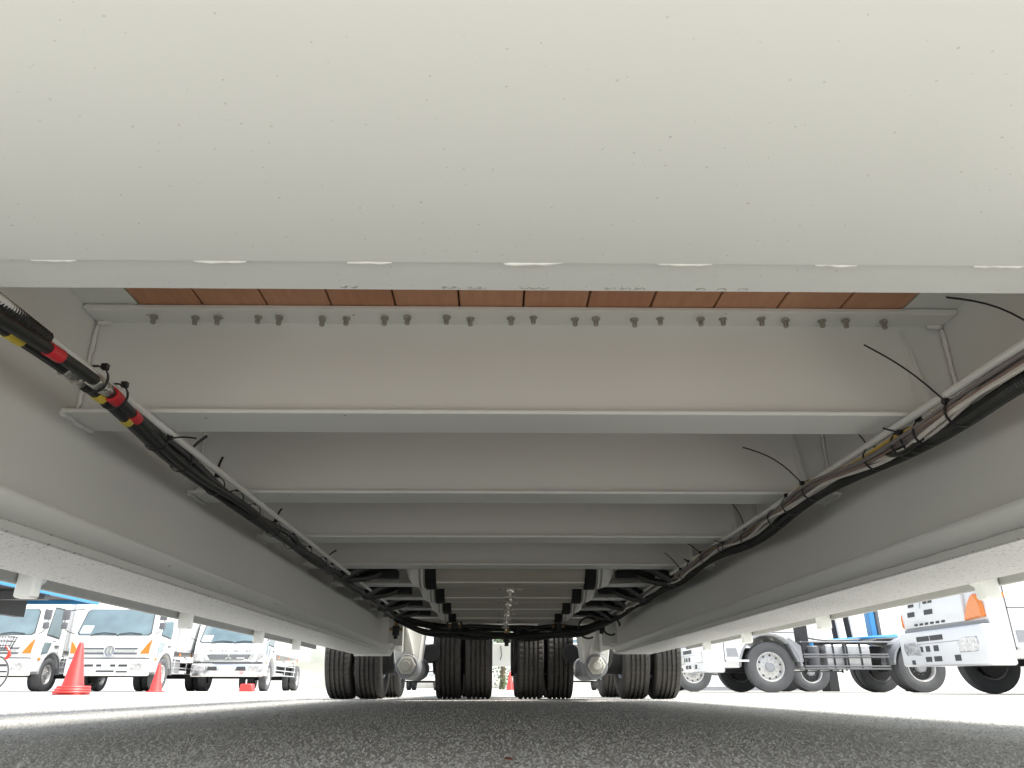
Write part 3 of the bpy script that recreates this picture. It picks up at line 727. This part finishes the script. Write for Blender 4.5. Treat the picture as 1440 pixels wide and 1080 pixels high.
        for a in (90, 210, 330):
            c, d = math.cos(R(a)), math.sin(R(a)); q = .075
            P = [(0, 1.0), (q*math.cos(R(a-30))*.9, 1.0 + q*math.sin(R(a-30))*.9), (c*q*1.55, 1.0 + d*q*1.55), (q*math.cos(R(a+30))*.9, 1.0 + q*math.sin(R(a+30))*.9)]
            MB().prism(P, 'y', -.056, -.042).build('emblem_mark', 'chrome', gr)
        L = {'F': [(0,0,.25,1),(.25,.8,1,1),(.25,.42,.85,.6)], 'U': [(0,0,.25,1),(.75,0,1,1),(.25,0,.75,.2)],
             'S': [(0,.8,1,1),(0,.4,1,.6),(0,0,1,.2),(0,.6,.25,.8),(.75,.2,1,.4)], 'O': [(0,0,.25,1),(.75,0,1,1),(.25,0,.75,.2),(.25,.8,.75,1)]}
        for x, ch in ((-.62, 'F'), (-.24, 'U'), (.13, 'S'), (.50, 'O')):
            m = MB()
            for (a, b, c, d) in L[ch]: m.box(x + a*.15, x + c*.15, -.012, .012, 1.165 + b*.055, 1.165 + d*.055)
            m.build('letter', 'midgrey', root)
        for s in (-1, 1):
            MB().prism([(s*.84, .87), (s*(hw - .04), .88), (s*(hw - .02), 1.12), (s*.93, 1.12)], 'y', -.035, .03).build('headlight', 'lens', root, bevel=.01)
            a, b = xx(s*.28, s*.60); MB().prism([(a, .60), (b, .60), (b - .03, .72), (a + .03, .72)], 'y', -.130, -.115).build('bumper_intake', 'seam', root)
            a, b = xx(s*.66, s*1.0); MB().prism([(a, .60), (b, .60), (b, .74), (a + .04, .74)], 'y', -.132, -.115).build('fog_lamp', 'lens', root, bevel=.01)
        MB().box(-.20, .20, -.134, -.122, .56, .74).build('number_plate', 'plate', root)
    else:
        MB().prism([(-hw - .008, .44), (hw + .008, .40), (hw + .008, 1.0), (-hw - .008, 1.0)], 'y', -.14, .30).build('bumper', 'white', root, bevel=.06, seg=3)
        MB().box(-hw + .03, hw - .03, -.02, .10, 1.005, 1.06).build('bumper_gap', 'midgrey', root)
        pn = MB().box(-hw + .06, hw - .52, -.05, .02, 1.07, 1.62).build('grille_panel', 'white', root, bevel=.03, seg=2)
        for (x0, x1, z0, z1) in ((-.95,-.72,1.26,1.34), (-.40,-.14,1.26,1.34), (-.88,-.70,1.42,1.47), (-.38,-.26,1.44,1.48), (-.22,-.10,1.44,1.48)) + tuple((-.78 + .17*k, -.68 + .17*k, 1.10, 1.135) for k in range(6)):
            MB().prism([(x0, z0), (x1, z0), (x1 + .01, z1), (x0 + .01, z1)], 'y', -.058, -.049).build('grille_slot', 'seam', pn)
        MB().prism([(-.52, 1.38), (-.49, 1.38), (-.42, 1.52), (-.45, 1.52)], 'y', -.058, -.049).build('emblem_mark', 'chrome', pn)
        for (x0, x1, z0, z1) in ((-.64,-.25,.83,.91), (-.22,.16,.83,.91), (-.60,-.50,.66,.75), (-.40,-.28,.66,.75), (-.16,-.02,.66,.75), (-.46,-.28,.50,.58), (-.20,.02,.50,.58), (.40,.56,.49,.58), (-.92,-.82,.47,.54)):
            MB().box(x0, x1, -.147, -.135, z0, z1).build('bumper_slot', 'seam', root)
        MB().box(-1.1, .98, -.1425, -.138, .785, .795).build('bumper_crease', 'midgrey', root)
        for s in (-1, 1):
            P = [(s*.56, .61), (s*1.04, .61), (s*1.10, .72), (s*1.08, .83), (s*.68, .83), (s*.56, .76)]
            MB().prism(P, 'y', -.152, -.13).build('headlight', 'lens', root, bevel=.02)
            P = ((.70, 1.075), (1.205, 1.10), (1.19, 1.30), (1.08, 1.46), (.98, 1.43), (.84, 1.30)) if s > 0 else ((1.12, 1.075), (1.21, 1.10), (1.20, 1.30), (1.17, 1.36))
            m = MB().prism([(s*q, z) for q, z in P], 'y', -.065, .02)
            m.build('turn_signal', 'orange', root, bevel=.02)
    # wheels and chassis
    axr = ax + wb; tot = axr + tail
    out = {}
    for s in (-1, 1):
        wheel(root, (s*(hw - tw/2 - .03), ax, tyre_r), tyre_r, tw, s, 'rim', 'rubber_old')
        wheel(root, (s*(hw - tw/2 - .02), axr, tyre_r), tyre_r, tw, s, 'rim', 'rubber_old', dual=True)
        wheel(root, (s*(hw - tw*1.5 - .07), axr, tyre_r), tyre_r, tw, s, 'rim', 'rubber_old', dual=True)
        a, b = xx(s*.36, s*.44); MB().box(a, b, .5, tot - .1, tyre_r + .18, tyre_r + .42).build('chassis_rail', 'dark', root)
    for yy in (ax, axr): MB().cyl((-hw + .3, yy, tyre_r), (hw - .3, yy, tyre_r), .075, n=12).build('axle', 'dark', root)
    MB().box(-.45, .45, .35, 1.3, .42, .85).build('engine', 'dark', root, bevel=.05)
    if box:
        zf, ht = box; y0 = cab_len + .12
        bx_ = MB().box(-hw - .02, hw + .02, y0, tot, zf, ht).build('cargo_box', 'whitebox', root, bevel=.012)
        for s in (-1, 1):
            X = s*(hw + .02)
            for (ya_, yb2) in ((y0 - .004, y0 + .09), (tot - .09, tot + .004), ((y0+tot)/2 - .04, (y0+tot)/2 + .04)):
                a, b = xx(X + s*.001, X + s*.014); MB().box(a, b, ya_, yb2, zf - .004, ht + .004).build('box_trim', 'alu', bx_)
            a, b = xx(X + s*.0012, X + s*.02); MB().box(a, b, y0 + .095, tot - .095, zf - .006, zf + .10).build('box_sill', 'alu', bx_)
            # side guard
            for z in (.50, .66, .82):
                MB().tube([(s*(hw - .05), ax + .68, z), (s*(hw - .05), axr - .62, z)], .018, 7).build('side_guard_rail', 'alu', root)
            for yy in (ax + .85, (ax + axr)/2, axr - .8):
                MB().tube(spline([(s*(hw - .16), yy, .99), (s*(hw - .04), yy, .90), (s*(hw - .06), yy, .48)], 4), .017, 7).build('side_guard_post', 'alu', root)
                MB().lathe([(0, 0), (.05, 0), (.05, .03), (0, .03)], (s*(hw - .02), yy + .25, zf - .08), 'x', 12).build('marker_lamp', 'orange', root)
            a, b = xx(s*.5, s*(hw - .15)); MB().box(a, b, ax + .95, ax + 1.7, .48, .92).build('fuel_tank' if s > 0 else 'battery_box', 'midgrey', root, bevel=.04)
            # ladder on the front corner
            for dx in (0, .22): MB().tube([(s*(hw - .05 - dx*0), cab_len + .05 + dx*.2, 1.0), (s*(hw - .05), cab_len + .05 + dx*.2, 2.5)], .014, 6).build('ladder_rail', 'alu', root)
    return dict(ax=ax, axr=axr, hw=hw, tot=tot)

t2 = thing('box_truck', 'white box truck with large orange corner lamps behind the tall red cone', 'truck', (-10.78, 22.0, 0), R(2), 'trucks parked on the left')
cab_truck(t2, 2.25, 'medium', box=(1.12, 3.35))
t1 = copy_tree(t2); t1.location = (-13.95, 21.8, 0); t1.rotation_euler = (0, 0, R(4)); t1['label'] = 'white box truck at the far left edge, cab cut off by the picture'
t3 = thing('box_truck', 'white box truck with chrome bumper and lettered front, farthest right of the left row', 'truck', (-8.48, 25.0, 0), R(4), 'trucks parked on the left')
cab_truck(t3, 2.2, 'round', box=(1.15, 3.2), wb=5.3, tail=2.2)
for (x, y, lab) in ((-3.9, 38, 'distant white truck glimpsed beside the left wheel bogie'), (4.3, 36, 'distant white truck glimpsed beside the right wheel bogie')):
    f = copy_tree(t3 if x < 0 else t2); f.location = (x, y, 0); f.rotation_euler = (0, 0, 0); f['label'] = lab; f['group'] = 'far trucks behind the trailer'

# tractor units on the right, all facing left
def tractor(root, Wd=2.48, wb=3.3, tandem=False):
    d = cab_truck(root, Wd, 'heavy', cab_len=1.55, wb=wb, tail=.9, tyre_r=.52)
    hw = d['hw']; ax = d['ax']; axr = d['axr']
    for s in (-1, 1):
        y0, y1 = ax + .75, axr - .68
        for z in (.46, .70):
            gb = MB(); a, b = xx(s*(hw - .06), s*(hw - .02)); gb.box(a, b, y0, y1, z, z + .035); gb.box(a, b, y0, y1, z + .05, z + .085); gb.build('side_guard_rail', 'darkgrey', root, bevel=.006)
        for yy in (y0 + .02, y0 + .9, y1 - .05):
            a, b = xx(s*(hw - .10), s*(hw - .062)); MB().box(a, b, yy, yy + .04, .44, .98).build('side_guard_post', 'dark', root)
        a, b = xx(s*.52, s*(hw - .12))
        ft = MB().prism([(a + .06*(s < 0), .48), (b, .48), (b, .98), (a, 1.02)], 'y', y0 + .55, y1 - .35).build('fuel_tank', 'alu', root, bevel=.05, seg=3)
        for k in range(3): MB().prism([(a - .008, .47), (b + .008, .47), (b + .008, .985), (a - .008, 1.03)], 'y', y0 + .68 + .30*k, y0 + .72 + .30*k).build('tank_strap', 'dark', ft)
        a, b = xx(s*.7, s*(hw - .14)); tk = MB().cyl((s*(hw - .30), y0 + .30, .50), (s*(hw - .30), y0 + .30, .96), .15, n=18).build('fluid_tank', 'darkgrey', root, bevel=.02)
        MB().cyl((s*(hw - .30), y0 + .30, .962), (s*(hw - .30), y0 + .30, 1.02), .06, n=12).build('cap', 'blue', tk)
        # rear mudguard
        ring = [(axr + .58*math.cos(R(a)), .52 + .60*math.sin(R(a))) for a in range(8, 178, 12)]; out = [(axr + .62*math.cos(R(a)), .52 + .65*math.sin(R(a))) for a in range(172, 2, -12)]
        a, b = xx(s*(hw - .58), s*(hw + .01)); MB().prism(ring + out, 'x', a, b).build('mudguard', 'midgrey', root)
        # front mudguard flap behind the front wheel
        a, b = xx(s*(hw - .26), s*(hw + .006)); MB().prism([(ax + .60, .62), (ax + .72, .62), (ax + .70, .95), (ax + .46, 1.12), (ax + .40, 1.08)], 'x', a, b).build('mudflap', 'midgrey', root)
        for k in range(4): a, b = xx(s*.75, s*(hw - .2)); MB().box(a, b, ax + .78, ax + .92, .52 + .12*k, .58 + .12*k).build('air_filter_rib', 'dark', root)
        MB().box(*xx(s*.5, s*(hw - .25)), ax + .80, ax + 1.0, .55, 1.75).build('intake_stack', 'dark', root, bevel=.02)
    MB().box(-hw + .25, hw - .25, ax + .8, axr - .4, 1.035, 1.06).build('catwalk', 'alu', root)
    MB().prism([(axr - .75, 1.08), (axr - .5, 1.16), (axr + .25, 1.18), (axr + .55, 1.10), (axr + .5, 1.06), (axr - .7, 1.05)], 'x', -.45, .45).build('fifth_wheel', 'dark', root, bevel=.02)
    MB().tube(spline([(.1, ax + .7, 1.6), (.2, ax + 1.1, 1.25), (.3, ax + 1.6, 1.12), (.2, axr - .8, 1.14)], 6), .02, 7).build('air_line', 'hose', root)
    MB().box(-.9, -.2, axr - .55, axr + .6, 1.185, 1.22).build('ramp_plate', 'blue', root)
    return d
tr = thing('tractor_unit', 'white tractor unit with bare chassis, fuel tank and black side guard bars', 'truck', (4.62, 18.3, 0), R(-90), 'tractor units on the right')
tractor(tr)
tr2 = copy_tree(tr); tr2.location = (4.15, 23.2, 0); tr2['label'] = 'tractor unit parked behind the one with the silver fuel tank'
hv = thing('heavy_truck', 'white heavy truck front with big orange lamp at the right edge', 'truck', (7.42, 12.87, 0), R(-90), 'tractor units on the right')
cab_truck(hv, 2.5, 'heavy', cab_len=1.7, wb=4.2, tyre_r=.52, box=(1.3, 3.4))

# crane body and posts behind the tractor
cr = thing('truck_crane', 'crane gear with two black cylinders and a blue post behind the bare chassis', 'crane', (11.0, 23.5, 0))
MB().box(-1.4, 1.6, -.3, .3, .9, 1.25).box(-1.3, -1.0, -.3, .3, 0, .9).box(1.2, 1.5, -.3, .3, 0, .9).build('base_frame', 'dark', cr, bevel=.02)
for x in (-.72, -.30): 
    c = MB().cyl((x, 0, 1.25), (x - .12, 0, 3.3), .10, n=16).build('cylinder', 'dark', cr)
    MB().cyl((x + .02, -.12, 1.25), (x - .09, -.12, 3.2), .02, n=8).build('pipe', 'alu', c)
MB().box(.28, .46, -.15, .15, 1.25, 3.4).build('post', 'blue', cr, bevel=.02); MB().box(.50, .62, -.12, .12, 1.25, 3.4).build('post', 'darkgrey', cr, bevel=.02)
MB().tube([(-1.2, -.4, 1.35), (.9, -.4, 1.5)], .09, 8).build('boom', 'blue', cr)

# white container office behind
wc = thing('container_office', 'plain white container standing behind the tractor units', 'container', (9.6, 31, 0))
MB().box(-3.6, 3.4, 0, 2.4, .12, 2.7).build('wall', 'whitebox', wc, bevel=.02)
for k in range(22): MB().box(-3.5 + k*.31, -3.36 + k*.31, -.022, -.001, .25, 2.6).build('rib', 'whitebox', wc)
MB().box(-3.62, 3.42, -.03, 2.43, .0, .119).build('skid', 'midgrey', wc)

# blue-edged flatbed at the left
fb = thing('flatbed_trailer', 'flatbed with bright blue deck edge and dark underside at the far left', 'trailer', (-6.75, 4.0, 0))
MB().box(-1.25, 1.22, -6, 6.55, 1.20, 1.26).build('deck', 'dark', fb)
MB().box(1.223, 1.26, -6, 6.6, 1.145, 1.275).build('edge_rail', 'blue', fb, bevel=.006)
MB().box(-1.25, 1.22, 6.553, 6.6, 1.15, 1.27).build('edge_rail', 'blue', fb, bevel=.006)
for x in (-.5, .4): MB().box(x, x + .12, -6, 6.2, .95, 1.197).build('frame_rail', 'dark', fb)
for k in range(12): MB().box(-1.2, 1.2, -5.6 + k, -5.5 + k, 1.09, 1.195).build('crossmember', 'darkgrey' if k % 2 else 'dark', fb)
for yy in (-4.2, -2.9):
    for x in (-1.05, -.78, .72, .99):
        wheel(fb, (x, yy, .5), .5, .25, 1 if x > 0 else -1, 'rim', 'rubber_old')
MB().box(-.6, -.45, -1.2, -1.05, .0, .95).box(.45, .6, -1.2, -1.05, 0, .95).build('landing_legs', 'dark', fb)

# cones
def cone(loc, h, label, tilt=0, weights=1):
    t = thing('traffic_cone', label, 'traffic cone', loc, 0, 'red traffic cones')
    r = .17*h/.7
    prof = [(r*1.02, .02), (r*.9, .06), (r*.20, h - .02), (r*.14, h), (0, h + .002)]
    MB().lathe(prof, (0,0,0), 'z', 28).build('body', 'cone', t, smooth=60)
    MB().prism(rrect(-.19*h/.7, .19*h/.7, -.19*h/.7, .19*h/.7, .05), 'z', 0, .022).build('base', 'cone', t, bevel=.006)
    for k in range(weights):
        z = .024 + k*.033
        MB().lathe([(r*.92, z), (.235*h/.7 - .01*k, z), (.245*h/.7 - .012*k, z + .012), (.235*h/.7 - .014*k, z + .031), (r*.9, z + .031)], (0.01*k, 0, 0), 'z', 30).build('weight_ring', 'cone', t, smooth=50)
    t.rotation_euler = (0, R(tilt), 0)
    return t
cone((-6.2, 11.7, 0), .72, 'tall red traffic cone with stacked weight rings, nearest of the cones', 0, 3)
cone((-8.5, 20.0, 0), .66, 'smaller red traffic cone beside the front wheel of the truck', 0, 0)
cone((.72, 42, 0), .9, 'distant red cone seen through the gap between the middle tyres', 0, 0)
rb = thing('plastic_weight', 'low red plastic block under the chrome bumper of the lettered truck', 'block', (-7.35, 23.6, 0))
MB().prism([(-.20, 0), (.20, 0), (.17, .21), (-.17, .21)], 'y', -.14, .14).build('body', 'cone', rb, bevel=.02)
MB().cyl((-.05, 0, .211), (-.05, 0, .33), .02, n=8).build('stub', 'plate', rb)

# bicycle leaning by the far-left truck
bk = thing('bicycle', 'parked bicycle with wire basket and red reflector, cut by the left edge', 'bicycle', (-9.30, 14.6, 0), R(12))
for x, nm in ((.0, 'front_wheel'), (-1.05, 'rear_wheel')):
    w = MB(); w.v = []; w.lathe([(.31, -.016), (.335, -.012), (.335, .012), (.31, .016), (.31, -.016)], (x, 0, .335), 'y', 32); wo = w.build(nm, 'rubber_old', bk)
    m = MB()
    for k in range(14): a = k*2*math.pi/14; m.cyl((x, 0, .335), (x + .31*math.cos(a), 0, .335 + .31*math.sin(a)), .0035, n=4)
    m.build('spokes', 'alu', wo)
fr = MB().tube([(-.12, 0, .82), (-.6, 0, .45)], .018).tube([(-.6, 0, .30), (-.72, 0, .85)], .016).tube([(-1.05, 0, .335), (-.6, 0, .30)], .013).tube([(-1.05, 0, .335), (-.7, 0, .72)], .011).build('frame', 'alu', bk)
MB().tube(spline([(0, 0, .335), (-.06, 0, .6), (-.14, 0, .92)], 4), .016).build('fork', 'alu', bk)
MB().tube(spline([(-.28, .27, 1.02), (-.16, .2, 1.05), (-.14, 0, .98), (-.16, -.2, 1.05), (-.28, -.27, 1.02)], 5), .013).build('handlebar', 'dark', bk)
m = MB()
for z in (.74, .82, .90, .98): 
    q = .10 + (z - .74)*.25
    m.tube([(.12 - q - .05, -q - .04, z), (.12 + q, -q - .04, z), (.12 + q, q + .04, z), (.12 - q - .05, q + .04, z), (.12 - q - .05, -q - .04, z)], .006, 5)
for k in range(7):
    for s in (-1, 1): m.tube([(.0 + k*.035, s*.14, .74), (-.04 + k*.05, s*.20, .98)], .005, 4)
for k in range(6): m.tube([(.22, -.13 + .052*k, .74), (.28, -.19 + .076*k, .98)], .005, 4)
m.build('basket', 'dark', bk)
MB().prism([(-.80, .84), (-.55, .84), (-.5, .88), (-.8, .90)], 'y', -.07, .07).build('saddle', 'dark', bk, bevel=.015)
MB().tube(spline([(.26, -.2, .80), (.34, -.22, .70), (.30, -.2, .58), (.36, -.2, .66)], 5), .022, 6).build('reflector', 'red', bk)
MB().cyl((.06, -.05, .62), (.14, -.05, .60), .05, .06, n=12).build('lamp', 'chrome', bk)

# far trees
rnd = random.Random(9)
def tree(loc, h, label):
    t = thing('tree', label, 'tree', loc, 0, 'far trees')
    m = MB().tube(spline([(0,0,0), (.1,0,h*.25), (-.05,.1,h*.5), (.1,0,h*.75)], 4), .2, 8, [.22 - .0135*i for i in range(13)])
    for k in range(7):
        a = rnd.random()*6.28; z = h*(.3 + .05*k); m.tube([(0,0,z), (math.cos(a)*h*.18, math.sin(a)*h*.18, z + h*.16)], .05, 5)
    m.build('trunk', 'bark', t)
    m = MB()
    for k in range(26):
        c = Vector((rnd.gauss(0, h*.17), rnd.gauss(0, h*.17), h*.62 + rnd.gauss(0, h*.17)))
        for j in range(60):
            p = c + Vector((rnd.gauss(0, h*.06), rnd.gauss(0, h*.06), rnd.gauss(0, h*.05))); u = Vector((rnd.gauss(0,1), rnd.gauss(0,1), rnd.gauss(0,1))).normalized()*.16; w = u.orthogonal()
            m.add([p, p + u*.5 + w*.4, p + u, p + u*.5 - w*.4], [(0,1,2,3)])
    m.build('crown', 'leaf', t, smooth=0)
tree((.4, 58, 0), 5.5, 'far green tree in the gap between the middle tyres')

lf = MB().slab([(-.007,0,.0), (-.002,-.004,.0012), (.006,-.001,.0006), (.004,.003,.0014), (-.003,.0035,.001)], .0006).build('dry_leaf', simple('dry_leaf', (0.22, 0.07, 0.04), 0.7), smooth=0)
lf.location = (CX + .017, 1.055, .003); lf.rotation_euler = (R(20), R(8), R(25)); lf['label'] = 'tiny reddish brown dry leaf on the asphalt at the bottom edge'; lf['category'] = 'leaf'
